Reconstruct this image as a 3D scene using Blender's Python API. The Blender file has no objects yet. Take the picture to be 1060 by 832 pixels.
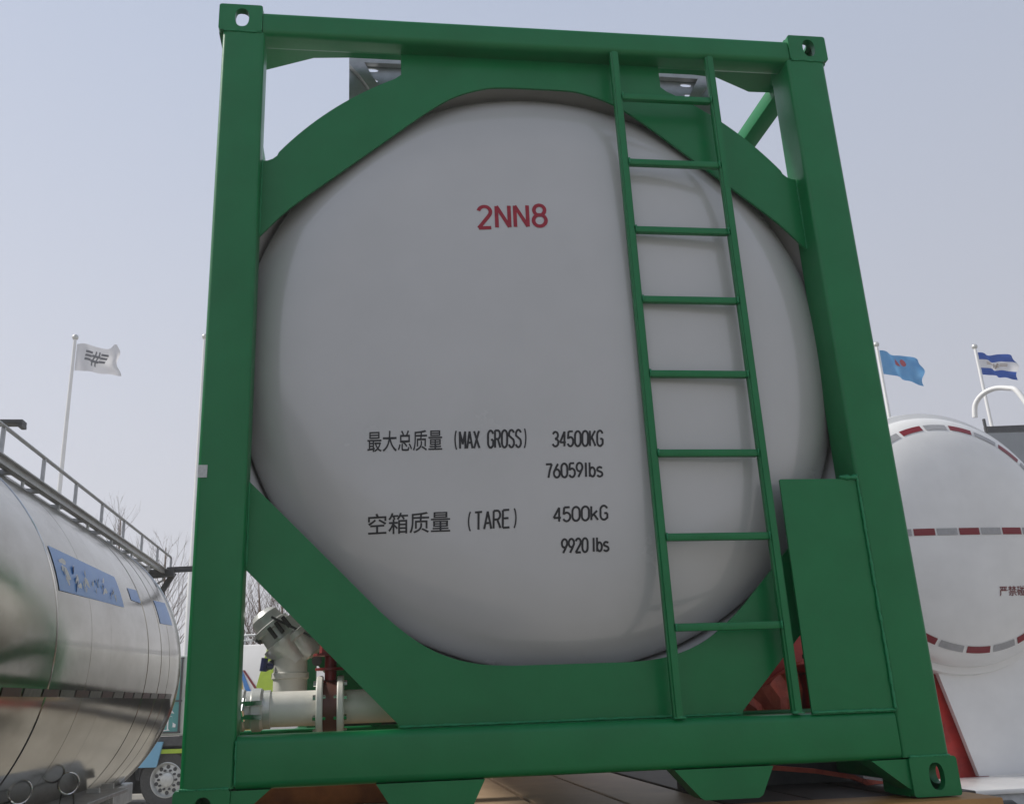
import bpy, bmesh, math, random
from mathutils import Vector, Matrix
from math import sin, cos, pi, radians, sqrt

# ------------------------------------------------------------------ camera
sc = bpy.context.scene
CAM = Vector((0.5194, -2.9522, 1.7995)); YAW, PITCH, ROLL = 0.1298, 0.3106, -0.0359
FW = Vector((sin(YAW)*cos(PITCH), cos(YAW)*cos(PITCH), sin(PITCH)))
RT = FW.cross(Vector((0, 0, 1))).normalized(); UP = RT.cross(FW)
RT, UP = RT*cos(ROLL)+UP*sin(ROLL), UP*cos(ROLL)-RT*sin(ROLL)
cd = bpy.data.cameras.new('camera'); cam = bpy.data.objects.new('camera', cd)
sc.collection.objects.link(cam); sc.camera = cam
M4 = Matrix((RT, UP, -FW)).transposed().to_4x4(); M4.translation = CAM
cam.matrix_world = M4
cd.sensor_fit = 'HORIZONTAL'; cd.sensor_width = 36; cd.lens = 950/1060*36
cd.shift_x = 44.06/1060; cd.clip_start = 0.05; cd.clip_end = 3000

# ------------------------------------------------------------------ light
SUN_EL, SUN_AZ = radians(48), radians(-76)      # azimuth from +Y towards +X
w = bpy.data.worlds.new('World'); sc.world = w; w.use_nodes = True
nt = w.node_tree; bg = nt.nodes['Background']
sky = nt.nodes.new('ShaderNodeTexSky'); sky.sky_type = 'NISHITA'; sky.sun_disc = False
sky.sun_elevation = SUN_EL; sky.sun_rotation = SUN_AZ
sky.air_density = 1.2; sky.dust_density = 4.0; sky.ozone_density = 2.5
hz = nt.nodes.new('ShaderNodeMix'); hz.data_type = 'RGBA'
hz.inputs[0].default_value = 0.90
tcw = nt.nodes.new('ShaderNodeTexCoord'); sep = nt.nodes.new('ShaderNodeSeparateXYZ'); nt.links.new(tcw.outputs['Generated'], sep.inputs[0])
er = nt.nodes.new('ShaderNodeMapRange'); er.inputs[1].default_value = 0; er.inputs[2].default_value = .8; nt.links.new(sep.outputs['Z'], er.inputs[0])
hc = nt.nodes.new('ShaderNodeMix'); hc.data_type = 'RGBA'            # thick pale haze: whiter at the horizon, bluer overhead
hc.inputs[6].default_value = (8.9, 8.8, 9.3, 1); hc.inputs[7].default_value = (5.2, 6.1, 8.0, 1)
nt.links.new(er.outputs[0], hc.inputs[0])
zr = nt.nodes.new('ShaderNodeMapRange'); zr.interpolation_type = 'SMOOTHSTEP'; zr.inputs[1].default_value = .62; zr.inputs[2].default_value = .97
zr.inputs[3].default_value = 1; zr.inputs[4].default_value = .42; nt.links.new(sep.outputs['Z'], zr.inputs[0])
zs = nt.nodes.new('ShaderNodeVectorMath'); zs.operation = 'SCALE'; nt.links.new(hc.outputs[2], zs.inputs[0]); nt.links.new(zr.outputs[0], zs.inputs['Scale'])
nt.links.new(zs.outputs[0], hz.inputs[7])
nt.links.new(sky.outputs[0], hz.inputs[6])
S = Vector((sin(SUN_AZ)*cos(SUN_EL), cos(SUN_AZ)*cos(SUN_EL), sin(SUN_EL)))
dotn = nt.nodes.new('ShaderNodeVectorMath'); dotn.operation = 'DOT_PRODUCT'
dotn.inputs[1].default_value = S; nt.links.new(tcw.outputs['Generated'], dotn.inputs[0])
gl = nt.nodes.new('ShaderNodeMapRange'); gl.interpolation_type = 'SMOOTHSTEP'      # haze is brighter on the sun's side of the sky
gl.inputs[1].default_value = -.45; gl.inputs[2].default_value = .85; gl.inputs[3].default_value = .80; gl.inputs[4].default_value = 1.0
nt.links.new(dotn.outputs['Value'], gl.inputs[0])
mu = nt.nodes.new('ShaderNodeVectorMath'); mu.operation = 'SCALE'
nt.links.new(hz.outputs[2], mu.inputs[0]); nt.links.new(gl.outputs[0], mu.inputs['Scale']); nt.links.new(mu.outputs[0], bg.inputs[0])
bg.inputs[1].default_value = 0.09
sd = bpy.data.lights.new('sun', 'SUN'); sd.energy = 3.6; sd.angle = radians(9); sd.color = (1, .95, .87)
sun = bpy.data.objects.new('sun', sd); sc.collection.objects.link(sun)
sun.rotation_euler = S.to_track_quat('Z', 'Y').to_euler(); sun.location = (0, 0, 30)
vs = sc.view_settings; vs.view_transform = 'Standard'; vs.look = 'None'; vs.exposure = 0; vs.gamma = 1
sc.cycles.volume_bounces = 0; sc.cycles.max_bounces = 8
random.seed(7)

# ------------------------------------------------------------------ materials
def mat(name, col, rough=.5, metal=0, spec=.5, coat=0, noise=None, nscale=8, bump=0, bscale=60, emit=0, trans=0, stretch=None, rvar=0):
    m = bpy.data.materials.new(name); m.use_nodes = True
    t = m.node_tree; b = t.nodes['Principled BSDF']
    b.inputs['Base Color'].default_value = (*col, 1); b.inputs['Roughness'].default_value = rough
    b.inputs['Metallic'].default_value = metal; b.inputs['Specular IOR Level'].default_value = spec
    b.inputs['Coat Weight'].default_value = coat; b.inputs['Coat Roughness'].default_value = .12
    tc = t.nodes.new('ShaderNodeTexCoord'); mp = t.nodes.new('ShaderNodeMapping')
    t.links.new(tc.outputs['Object'], mp.inputs[0])
    if stretch: mp.inputs['Scale'].default_value = stretch
    if noise:
        n = t.nodes.new('ShaderNodeTexNoise'); n.inputs['Scale'].default_value = nscale; n.inputs['Detail'].default_value = 8
        n.inputs['Roughness'].default_value = .62
        t.links.new(mp.outputs[0], n.inputs['Vector'])
        mr = t.nodes.new('ShaderNodeMapRange'); mr.inputs[1].default_value = .35; mr.inputs[2].default_value = .68
        t.links.new(n.outputs[0], mr.inputs[0])
        mx = t.nodes.new('ShaderNodeMix'); mx.data_type = 'RGBA'
        mx.inputs[6].default_value = (*col, 1); mx.inputs[7].default_value = (*noise, 1)
        t.links.new(mr.outputs[0], mx.inputs[0]); t.links.new(mx.outputs[2], b.inputs['Base Color'])
        if rvar:
            r2 = t.nodes.new('ShaderNodeMapRange'); r2.inputs[1].default_value = .3; r2.inputs[2].default_value = .7
            r2.inputs[3].default_value = rough-rvar; r2.inputs[4].default_value = rough+rvar
            t.links.new(n.outputs[0], r2.inputs[0]); t.links.new(r2.outputs[0], b.inputs['Roughness'])
    if bump:
        n2 = t.nodes.new('ShaderNodeTexNoise'); n2.inputs['Scale'].default_value = bscale; n2.inputs['Detail'].default_value = 4
        t.links.new(mp.outputs[0], n2.inputs['Vector'])
        bp = t.nodes.new('ShaderNodeBump'); bp.inputs['Strength'].default_value = bump; bp.inputs['Distance'].default_value = .01
        t.links.new(n2.outputs[0], bp.inputs['Height']); t.links.new(bp.outputs[0], b.inputs['Normal'])
    return m
GREEN = mat('green_paint', (.002, .182, .052), .38, spec=.4, coat=.1, noise=(.0018, .156, .044), nscale=5, bump=.05, bscale=35, rvar=.06)
GREEN2 = mat('green_paint_weld', (.012, .235, .09), .4, bump=.5, bscale=120)
WHITE = mat('tank_white_paint', (.52, .52, .515), .24, coat=1, noise=(.485, .487, .48), nscale=2.2, bump=.22, bscale=3.0, rvar=.04)
SKIRT = mat('skirt_white_paint', (.60, .60, .60), .5, noise=(.54, .54, .54), nscale=4)
WPAINT = mat('white_paint', (.86, .86, .85), .34, coat=.3, noise=(.78, .78, .77), nscale=3, bump=.03, bscale=12)
PIPE = mat('pipe_paint', (.72, .71, .66), .42, noise=(.62, .61, .56), nscale=9, bump=.05, bscale=60)
RED = mat('lettering_red', (.36, .012, .03), .5, noise=(.28, .012, .028), nscale=60)
BLACK = mat('lettering_black', (.010, .010, .012), .45, noise=(.018, .018, .02), nscale=60)
DRED = mat('red_chassis_paint', (.55, .045, .035), .42, noise=(.34, .028, .024), nscale=7, bump=.06, bscale=30)
BRED = mat('valve_red', (.25, .02, .025), .4, noise=(.16, .02, .02), nscale=20)
DBRN = mat('valve_brown', (.10, .035, .022), .5, noise=(.08, .03, .025), nscale=20)
GALV = mat('galvanised_steel', (.46, .48, .50), .42, metal=.7, noise=(.34, .36, .38), nscale=18, bump=.04, bscale=50)
ALU = mat('cast_aluminium', (.66, .67, .65), .36, metal=.35, noise=(.54, .55, .53), nscale=14, bump=.1, bscale=70)
DARK = mat('dark_steel', (.045, .047, .05), .5, noise=(.08, .08, .08), nscale=12)
RUBBER = mat('rubber', (.05, .05, .048), .75, noise=(.08, .078, .075), nscale=20, bump=.2, bscale=80)
CHROME = mat('chrome', (.72, .73, .74), .16, metal=1)
STEEL = mat('polished_stainless', (.45, .43, .375), .13, metal=1, noise=(.33, .305, .25), nscale=3, bump=.16, bscale=2.2, stretch=(1, .5, 1), rvar=.05)
RAILM = mat('railing_steel', (.44, .45, .46), .4, metal=.5, noise=(.34, .35, .36), nscale=20)
OCHRE = mat('ochre_paint', (.42, .22, .06), .55, noise=(.30, .15, .05), nscale=6, bump=.1, bscale=40)
RUSTO = mat('orange_brown_paint', (.46, .17, .05), .6, noise=(.2, .07, .025), nscale=6, bump=.1, bscale=40)
DECKM = mat('deck_plate_paint', (.48, .35, .23), .5, noise=(.37, .26, .17), nscale=5, bump=.08, bscale=30)
TAPER = mat('tape_red', (.24, .02, .03), .35, noise=(.22, .018, .025), nscale=40)
TAPEW = mat('tape_silver', (.42, .42, .43), .3, noise=(.34, .34, .35), nscale=40)
BLUE = mat('graphic_blue', (.05, .22, .60), .3, noise=(.08, .26, .6), nscale=6)
LIME = mat('lime_paint', (.45, .62, .04), .45, noise=(.38, .54, .04), nscale=5)
YEL = mat('yellow_paint', (.80, .58, .03), .45, noise=(.7, .5, .03), nscale=5)
TEAL = mat('teal_paint', (.10, .36, .34), .35, noise=(.08, .30, .29), nscale=3)
LBLUE = mat('light_blue_paint', (.22, .50, .70), .4, noise=(.2, .44, .62), nscale=3)
SALM = mat('lit_red_paint', (.62, .13, .08), .5, noise=(.45, .08, .05), nscale=30)  # chassis red made lighter, the brightness of its lit edges put into the colour
JET = mat('chassis_black', (.008, .008, .008), .7, noise=(.014, .014, .014), nscale=9)
BROWN = mat('dark_brown_plank', (.06, .045, .035), .6, noise=(.04, .03, .025), nscale=8)
BARK = mat('bare_bark', (.14, .085, .05), .9, noise=(.09, .055, .035), nscale=9)
LABELM = mat('sticker_paper', (.6, .62, .6), .4, noise=(.45, .47, .46), nscale=90)
LAMPO = mat('amber_lens', (.55, .20, .03), .2, noise=(.4, .12, .02), nscale=30)

# ------------------------------------------------------------------ helpers
def link(name, bm, m, parent=None, smooth=False, loc=None):
    me = bpy.data.meshes.new(name); bmesh.ops.recalc_face_normals(bm, faces=bm.faces[:]); bm.to_mesh(me); bm.free()
    for mm in (m if isinstance(m, (list, tuple)) else [m]): me.materials.append(mm)
    if smooth:
        for p in me.polygons: p.use_smooth = True
        if smooth != 'all':
            try: me.set_sharp_from_angle(angle=radians(35))
            except Exception: pass
    o = bpy.data.objects.new(name, me); sc.collection.objects.link(o)
    if parent: o.parent = parent
    if loc is not None: o.location = loc
    return o
def tag(o, label=None, cat=None, group=None, kind=None):
    for k, v in (('label', label), ('category', cat), ('group', group), ('kind', kind)):
        if v: o[k] = v
    return o
def empty(name, loc, label, cat, group=None, rz=0):
    o = bpy.data.objects.new(name, None); sc.collection.objects.link(o); o.location = loc; o.rotation_euler[2] = rz
    return tag(o, label, cat, group)
def copy_tree(o, parent=None):
    c = o.copy(); sc.collection.objects.link(c); c.parent = parent
    for ch in [x for x in sc.objects if x.parent == o]: copy_tree(ch, c)
    return c
def box(bm, x0, x1, y0, y1, z0, z1, bev=0, seg=2, mi=0):
    vs_ = [bm.verts.new((x, y, z)) for x in (x0, x1) for y in (y0, y1) for z in (z0, z1)]
    F = []
    for q in ((0, 1, 3, 2), (4, 6, 7, 5), (0, 4, 5, 1), (2, 3, 7, 6), (0, 2, 6, 4), (1, 5, 7, 3)):
        f = bm.faces.new([vs_[i] for i in q]); f.material_index = mi; F.append(f)
    bmesh.ops.recalc_face_normals(bm, faces=F)
    if bev:
        es = list({e for f in F for e in f.edges})
        r = bmesh.ops.bevel(bm, geom=es, offset=bev, segments=seg, affect='EDGES', profile=.5)
        for f in r['faces']: f.material_index = mi
    return bm
def bx(*a, **k): return box(bmesh.new(), *a, **k)
def tube(bm, pts, r, n=12, mi=0, caps=True):
    pts = [Vector(p) for p in pts]; rs = r if isinstance(r, (list, tuple)) else [r]*len(pts)
    prev = None; ref = None
    for i, p in enumerate(pts):
        d = (pts[min(i+1, len(pts)-1)]-pts[max(i-1, 0)]).normalized()
        if ref is None: ref = d.orthogonal().normalized()
        else: ref = (ref-d*ref.dot(d)).normalized()
        b = d.cross(ref)
        ring = [bm.verts.new(p+(ref*cos(2*pi*k/n)+b*sin(2*pi*k/n))*rs[i]) for k in range(n)]
        if prev:
            for k in range(n):
                f = bm.faces.new((prev[k], prev[(k+1) % n], ring[(k+1) % n], ring[k])); f.material_index = mi
        elif caps: bm.faces.new(ring[::-1]).material_index = mi
        prev = ring
    if caps: bm.faces.new(prev).material_index = mi
    return bm
def bar(bm, a, b, wdt, h, mi=0, side=None):
    """rectangular bar from a to b"""
    a, b = Vector(a), Vector(b); d = (b-a).normalized()
    s = Vector(side).normalized() if side else (d.cross(Vector((0, 0, 1))) if abs(d.z) < .98 else Vector((1, 0, 0)))
    s = (s-d*s.dot(d)).normalized(); u = s.cross(d)
    q = [bm.verts.new(p+s*i*wdt/2+u*j*h/2) for p in (a, b) for i, j in ((-1, -1), (1, -1), (1, 1), (-1, 1))]
    for f in ((0, 1, 2, 3), (7, 6, 5, 4), (0, 4, 5, 1), (1, 5, 6, 2), (2, 6, 7, 3), (3, 7, 4, 0)):
        bm.faces.new([q[i] for i in f]).material_index = mi
    return bm
def plate(loops, y0, y1, M=None, bm=None, mi=0):
    """flat plate in XZ (outer loop + holes) with thickness along Y"""
    bm = bm or bmesh.new(); es = []; sides = []
    tmp = bmesh.new(); te = []
    for L in loops:
        v = [tmp.verts.new((x, 0, z)) for x, z in L]
        te += [tmp.edges.new((v[i], v[(i+1) % len(v)])) for i in range(len(v))]
    bmesh.ops.triangle_fill(tmp, edges=te, use_beauty=True, use_dissolve=False)
    tmp.verts.index_update()
    M = M or Matrix.Identity(4)
    A = [bm.verts.new(M @ Vector((v.co.x, y0, v.co.z))) for v in tmp.verts]
    B = [bm.verts.new(M @ Vector((v.co.x, y1, v.co.z))) for v in tmp.verts]
    for f in tmp.faces:
        ix = [v.index for v in f.verts]
        bm.faces.new([A[i] for i in ix]).material_index = mi
        bm.faces.new([B[i] for i in ix[::-1]]).material_index = mi
    k = 0
    for L in loops:
        n = len(L)
        for i in range(n):
            a, b = k+i, k+(i+1) % n
            bm.faces.new((A[a], A[b], B[b], B[a])).material_index = mi
        k += n
    tmp.free(); return bm
def oval(cx, cz, w_, h_, n=28, p=2.4):
    o = []
    for k in range(n):
        a = 2*pi*k/n; c, s = cos(a), sin(a)
        o.append((cx+w_/2*math.copysign(abs(c)**(2/p), c), cz+h_/2*math.copysign(abs(s)**(2/p), s)))
    return o
def rrect(x0, x1, z0, z1, r, n=5):
    o = []
    for cx, cz, a0 in ((x1-r, z1-r, 0), (x0+r, z1-r, 90), (x0+r, z0+r, 180), (x1-r, z0+r, 270)):
        for k in range(n+1):
            a = radians(a0+90*k/n); o.append((cx+r*cos(a), cz+r*sin(a)))
    return o
def bead(bm, pts, r=.004, jitter=.0016):
    """weld bead: irregular thin tube"""
    P = [Vector(p) for p in pts]; out = []
    for a, b in zip(P, P[1:]):
        n = max(2, int((b-a).length/.012))
        out += [a.lerp(b, k/n) for k in range(n)]
    out.append(P[-1])
    return tube(bm, [p+Vector((random.uniform(-1, 1), random.uniform(-1, 1), random.uniform(-1, 1)))*jitter*.5 for p in out],
                [r+random.uniform(-1, 1)*jitter for _ in out], 6)
_tc = {}
def text_bm(s, quad, surf, off, mi=0, mirror=False, bold=0, extr=0):
    """writing laid on a surface: glyph outlines mapped into quad (bl, br, tl, tr in 2D), then onto surf(u,v)->(point, normal)"""
    cu = bpy.data.curves.new('t', 'FONT'); cu.body = s; cu.size = 1; cu.resolution_u = 6; cu.offset = bold
    ob = bpy.data.objects.new('t', cu); sc.collection.objects.link(ob)
    dg = bpy.context.evaluated_depsgraph_get(); me = bpy.data.meshes.new_from_object(ob.evaluated_get(dg))
    bm = bmesh.new(); bm.from_mesh(me)
    bpy.data.objects.remove(ob); bpy.data.curves.remove(cu); bpy.data.meshes.remove(me)
    if not bm.verts: return bm
    xs = [v.co.x for v in bm.verts]; ys = [v.co.y for v in bm.verts]
    x0, x1, y0, y1 = min(xs), max(xs), min(ys), max(ys)
    bmesh.ops.subdivide_edges(bm, edges=[e for e in bm.edges if e.calc_length() > .15], cuts=1)
    bl, br, tl, tr = quad
    for v in bm.verts:
        u, t = (v.co.x-x0)/(x1-x0), (v.co.y-y0)/(y1-y0)
        px = (bl[0]*(1-u)+br[0]*u)*(1-t)+(tl[0]*(1-u)+tr[0]*u)*t
        pz = (bl[1]*(1-u)+br[1]*u)*(1-t)+(tl[1]*(1-u)+tr[1]*u)*t
        p, nrm = surf(px, pz); v.co = p+nrm*off
    for f in bm.faces: f.material_index = mi
    return bm

# ------------------------------------------------------------------ setting: ground
bm = bmesh.new(); N = 48
rad = [0]+[3*1.16**k for k in range(40)]
ringp = None
c0 = bm.verts.new((0, 0, 0))
for r in rad[1:]:
    ring = [bm.verts.new((r*cos(2*pi*k/N), r*sin(2*pi*k/N), 0)) for k in range(N)]
    for k in range(N):
        if ringp: bm.faces.new((ringp[k], ring[k], ring[(k+1) % N], ringp[(k+1) % N]))
        else: bm.faces.new((c0, ring[k], ring[(k+1) % N]))
    ringp = ring
GRD = mat('concrete_yard', (.34, .32, .28), .8, noise=(.25, .235, .205), nscale=.6, bump=.15, bscale=14)
tag(link('ground', bm, GRD), kind='structure')

# ------------------------------------------------------------------ the tank container
G = 1.45                      # deck height; container coordinates run from its lower left front corner
W_, H_, L_ = 2.438, 2.896, 6.058
TC = empty('tank_container', (0, 0, G), 'green framed tank container with white domed tank, end ladder and red 2NN8 marking', 'tank container')
CX, CZ, RS, YS = 1.226, 1.553, 1.135, .26          # dish seam circle
RC, RK, DD = 5.0, .38, .232
_A = (RS-RK)/(RC-RK); _YC = RC-sqrt((RC-RK)**2-(RS-RK)**2)
def dish_y(r):                                     # crown and knuckle meet tangentially
    if r <= RC*_A: d = RC-sqrt(RC*RC-r*r)
    else: d = _YC-RK*sqrt(max(0, 1-min(1, (r-(RS-RK))/RK)**2))
    return YS-DD+d*DD/_YC
def dish_surf(x, z):
    r = math.hypot(x-CX, z-CZ); e = 1e-3
    y = dish_y(r); g = (dish_y(r+e)-y)/e
    n = Vector((g*(x-CX)/max(r, 1e-6), -1, g*(z-CZ)/max(r, 1e-6))).normalized()
    return Vector((x, y, z)), n
def revolve(bm, prof, cx, cz, n=128, mi=0, cap0=False):
    """prof: list of (r, y) about an axis parallel to Y"""
    prev = None
    for r, y in prof:
        if r < 1e-6: ring = [bm.verts.new((cx, y, cz))]
        else: ring = [bm.verts.new((cx+r*cos(2*pi*k/n), y, cz+r*sin(2*pi*k/n))) for k in range(n)]
        if prev:
            for k in range(n):
                k2 = (k+1) % n
                if len(prev) == 1: f = bm.faces.new((prev[0], ring[k], ring[k2]))
                elif len(ring) == 1: f = bm.faces.new((prev[k], prev[k2], ring[0]))
                else: f = bm.faces.new((prev[k], prev[k2], ring[k2], ring[k]))
                f.material_index = mi
        prev = ring
    return bm
# dish head
prof = [(RS*k/50, dish_y(RS*k/50)) for k in range(0, 36)]+[(RS*(.7+.3*sin(pi/2*k/34)), dish_y(RS*(.7+.3*sin(pi/2*k/34)))) for k in range(1, 35)]
prof += [(RS, YS+.02)]
head = link('tank_head', revolve(bmesh.new(), prof, CX, CZ, 160), WHITE, TC, smooth='all')
# shell
sh = revolve(bmesh.new(), [(RS-.002, YS+.021), (RS+.004, YS+.03), (RS+.004, L_-.35), (RS*.9, L_-.2), (RS*.5, L_-.1), (0, L_-.08)], CX, CZ, 128)
link('tank_shell', sh, SKIRT, TC, smooth=True)
sk = revolve(bmesh.new(), [(RS+.001, YS+.03), (RS+.003, YS+.004), (RS+.016, .19), (RS+.055, .0925), (RS+.065, .0925), (RS+.026, YS+.05), (RS+.008, YS+.06)], CX, CZ, 144)
link('tank_skirt', sk, SKIRT, TC, smooth=True)
# end frame: posts
def corner_casting(name, x0, y0, z0, holes_right=True):
    bm = bmesh.new(); w_, d_, h_, t_ = .162, .178, .118, .026
    out = rrect(0, w_, 0, h_, .010, 3)
    def side(loops, Mx): plate(loops, 0, t_, Mx, bm)
    T = Matrix.Translation
    side([out, oval(w_*.53, h_*.5, .052, .082)], T((x0, y0, z0)))                                    # front
    side([out, oval(w_*.5, h_*.5, .052, .082)], T((x0, y0+d_-t_, z0)))                               # rear, towards the rail
    Rz = Matrix.Rotation(pi/2, 4, 'Z')
    so = rrect(t_+.0005, d_-t_-.0005, .001, h_-.001, .004, 2)
    side([so, oval(d_*.5, h_*.5, .07, .06)], T((x0+t_, y0, z0)) @ Rz)
    side([so, oval(d_*.5, h_*.5, .07, .06)], T((x0+w_, y0, z0)) @ Rz)
    Rx = Matrix.Rotation(pi/2, 4, 'X')
    to = [(t_+.0005, -d_+t_+.0005), (w_-t_-.0005, -d_+t_+.0005), (w_-t_-.0005, -t_-.0005), (t_+.0005, -t_-.0005)]
    hz_ = oval(w_/2, -d_/2, .062, .11)
    for zz in (z0+.002, z0+h_-t_*.6):
        tmp = plate([to, hz_], 0, t_*.5)
        for v in tmp.verts: v.co = Vector((x0+v.co.x, y0-v.co.z, zz+v.co.y))
        me = bpy.data.meshes.new('x'); tmp.to_mesh(me); bm.from_mesh(me); tmp.free(); bpy.data.meshes.remove(me)
    return link(name, bm, GREEN, TC)
for (x0, z0) in ((0, 0), (W_-.162, 0), (0, H_-.118), (W_-.162, H_-.118)):
    corner_casting('corner_casting', x0, -.004, z0); corner_casting('corner_casting', x0, L_-.174, z0)
def post(x0, x1, y0, y1, inner):
    b = bx(x0, x1, y0, y1, .1185, H_-.1185)
    es = [e for e in b.edges if abs(e.verts[0].co.z-e.verts[1].co.z) > 1]
    bmesh.ops.bevel(b, geom=es, offset=.016, segments=5, affect='EDGES', profile=.5)
    return link('corner_post', b, GREEN, TC, smooth=True)
post(.016, .172, 0, .12, 1); post(W_-.178, W_-.016, 0, .15, -1)
post(.016, .172, L_-.15, L_, 1); post(W_-.178, W_-.016, L_-.15, L_, -1)
# beams
def hbeam(name, x0, x1, y0, y1, z0, z1, r=.016):
    b = bx(x0, x1, y0, y1, z0, z1)
    es = [e for e in b.edges if abs(e.verts[0].co.x-e.verts[1].co.x) > .2]
    bmesh.ops.bevel(b, geom=es, offset=r, segments=5, affect='EDGES', profile=.5)
    return link(name, b, GREEN, TC, smooth=True)
hbeam('top_beam', .1635, W_-.1635, .002, .10, 2.772, 2.876, .022)
hbeam('bottom_beam', .1735, W_-.1795, .002, .115, .113, .263, .025)
hbeam('top_beam', .1635, W_-.1635, L_-.10, L_-.002, 2.772, 2.876)
hbeam('bottom_beam', .1735, W_-.1795, L_-.115, L_-.002, .113, .263, .02)
# top protection plates behind the header, splayed to the castings
pl = bmesh.new()
outl = [(.18, .101), (2.255, .101), (2.255, .155), (2.37, .155), (2.37, .318), (2.245, .321), (2.06, .235), (1.95, .225), (.49, .225), (.345, .238), (.13, .335), (.07, .335), (.07, .155), (.18, .155)]
v0 = [pl.verts.new((x, y, 2.858)) for x, y in outl]; f = pl.faces.new(v0)
r = bmesh.ops.extrude_face_region(pl, geom=[f]); bmesh.ops.translate(pl, vec=(0, 0, .010), verts=[g for g in r['geom'] if isinstance(g, bmesh.types.BMVert)])
link('top_plate', pl, GREEN, TC)
# side rails
for x0, wr_ in ((.012, .066), (W_-.098, .082)):
    link('top_side_rail', bx(x0, x0+wr_, .176, L_-.176, 2.815, 2.886, bev=.004), GREEN, TC, smooth=True)
    link('bottom_side_rail', bx(x0, x0+.09, .176, L_-.176, .03, .15, bev=.012), GREEN, TC, smooth=True)
# gusset plates between frame and tank
def arc(p0, p1, p2, n=10):
    return [((1-t)**2*p0[0]+2*t*(1-t)*p1[0]+t*t*p2[0], (1-t)**2*p0[1]+2*t*(1-t)*p1[1]+t*t*p2[1]) for t in [k/n for k in range(n+1)]]
def catmull(P, n=6):
    o = []
    for i in range(len(P)-1):
        p0, p1, p2, p3 = P[max(i-1, 0)], P[i], P[i+1], P[min(i+2, len(P)-1)]
        for k in range(n):
            t = k/n
            o.append(tuple(.5*(2*p1[j]+(p2[j]-p0[j])*t+(2*p0[j]-5*p1[j]+4*p2[j]-p3[j])*t*t+(3*p1[j]-p0[j]-3*p2[j]+p3[j])*t**3) for j in (0, 1)))
    return o+[P[-1]]
low = catmull([(.1725, 1.955), (.278, 2.074), (.452, 2.224), (.633, 2.378), (.783, 2.505), (.898, 2.585), (1.014, 2.629), (1.10, 2.640), (1.219, 2.641)])
upl = [(.1725, 2.268), (.192, 2.270), (.210, 2.278), (.226, 2.292)]+[(1.219-1.263*cos(radians(a)), 1.519+1.263*sin(radians(a))) for a in [38.6+k*1.5 for k in range(18)] if 1.219-1.263*cos(radians(a)) < .688]+[(.692, 2.676), (.692, 2.775), (.692, 2.80)]
mir = lambda L: [(2.438-.0035-x, z) for x, z in L]
top_out = low+[(x, z) for x, z in mir(low)[::-1][1:]]+mir(upl)+upl[::-1]
bl_up = [(.1725, 1.052), (.3065, .918), (.4665, .757), (.60, .622)]+catmull([(.64, .585), (.69, .545), (.745, .508), (.80, .481), (.867, .459), (.94, .446), (1.023, .4405)], 4)
bl_lo = [(.1725, .762), (.657, .275), (.657, .24)]
bot_out = bl_up+[(x, z) for x, z in mir(bl_up)[::-1]]+mir(bl_lo)+bl_lo[::-1]
def dedupe(L):
    o = []
    for p in L:
        if not o or math.dist(p, o[-1]) > 1e-4: o.append(p)
    if math.dist(o[0], o[-1]) < 1e-4: o.pop()
    return o
for yy in (.0, L_-.17):
    link('upper_gusset_plate', plate([dedupe(top_out)], .08+yy, .09+yy), GREEN, TC)
    link('lower_gusset_plate', plate([dedupe(bot_out)], .08+yy, .092+yy), GREEN, TC)
# foot plates hanging under the bottom beam
def foot(pts):
    link('foot_plate', plate([pts], .006, .102), GREEN, TC)
foot([(.585, .1125), (.912, .1125), (.868, .030), (.852, .022), (.655, .022), (.640, .030)])
foot([(1.504, .1125), (1.826, .1125), (1.782, .030), (1.768, .022), (1.594, .022), (1.580, .030)])
link('corner_gusset', plate([[(2.154, .1125), (2.2755, .1125), (2.2755, .022), (2.262, .030)]], .006, .10), GREEN, TC)
link('corner_gusset', plate([[(.276, .1125), (.1625, .1125), (.1625, .022), (.176, .030)]], .006, .10), GREEN, TC)
# guard panel right
gp = plate([rrect(1.978, 2.2635, .258, 1.030, .004, 2)], .004, .012)
link('guard_panel', gp, GREEN, TC)
# welds, each its own bead
for pts, r_, jt in (
    ([(2.2625, -.001, .266), (2.2605, -.001, 1.045)], .0045, .0016), ([(1.98, .002, .2645), (2.262, .002, .2645)], .005, .0016),
    ([(.66, .079, .268), (1.77, .079, .268)], .004, .0016), ([(2.20, .003, 1.034), (2.262, .0, 1.036)], .008, .003),
    ([(.173, .078, .77), (.173, .078, 1.05)], .003, .0014), ([(.173, .078, 1.96), (.173, .078, 2.27)], .003, .0014),
    ([(2.261, .078, 1.96), (2.261, .078, 2.27)], .003, .0014), ([(.017, -.002, .1205), (.158, -.002, .1205)], .0035, .0016),
    ([(2.28, -.002, .1205), (2.42, -.002, .1205)], .0035, .0016), ([(.02, -.002, 2.776), (.162, -.002, 2.776)], .003, .0014),
    ([(2.278, -.002, 2.776), (2.418, -.002, 2.776)], .003, .0014), ([(.1735, -.001, .125), (.1735, -.001, .25)], .003, .0014)):
    link('weld_seam', bead(bmesh.new(), pts, r_, jt), GREEN2, TC, smooth='all')
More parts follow.
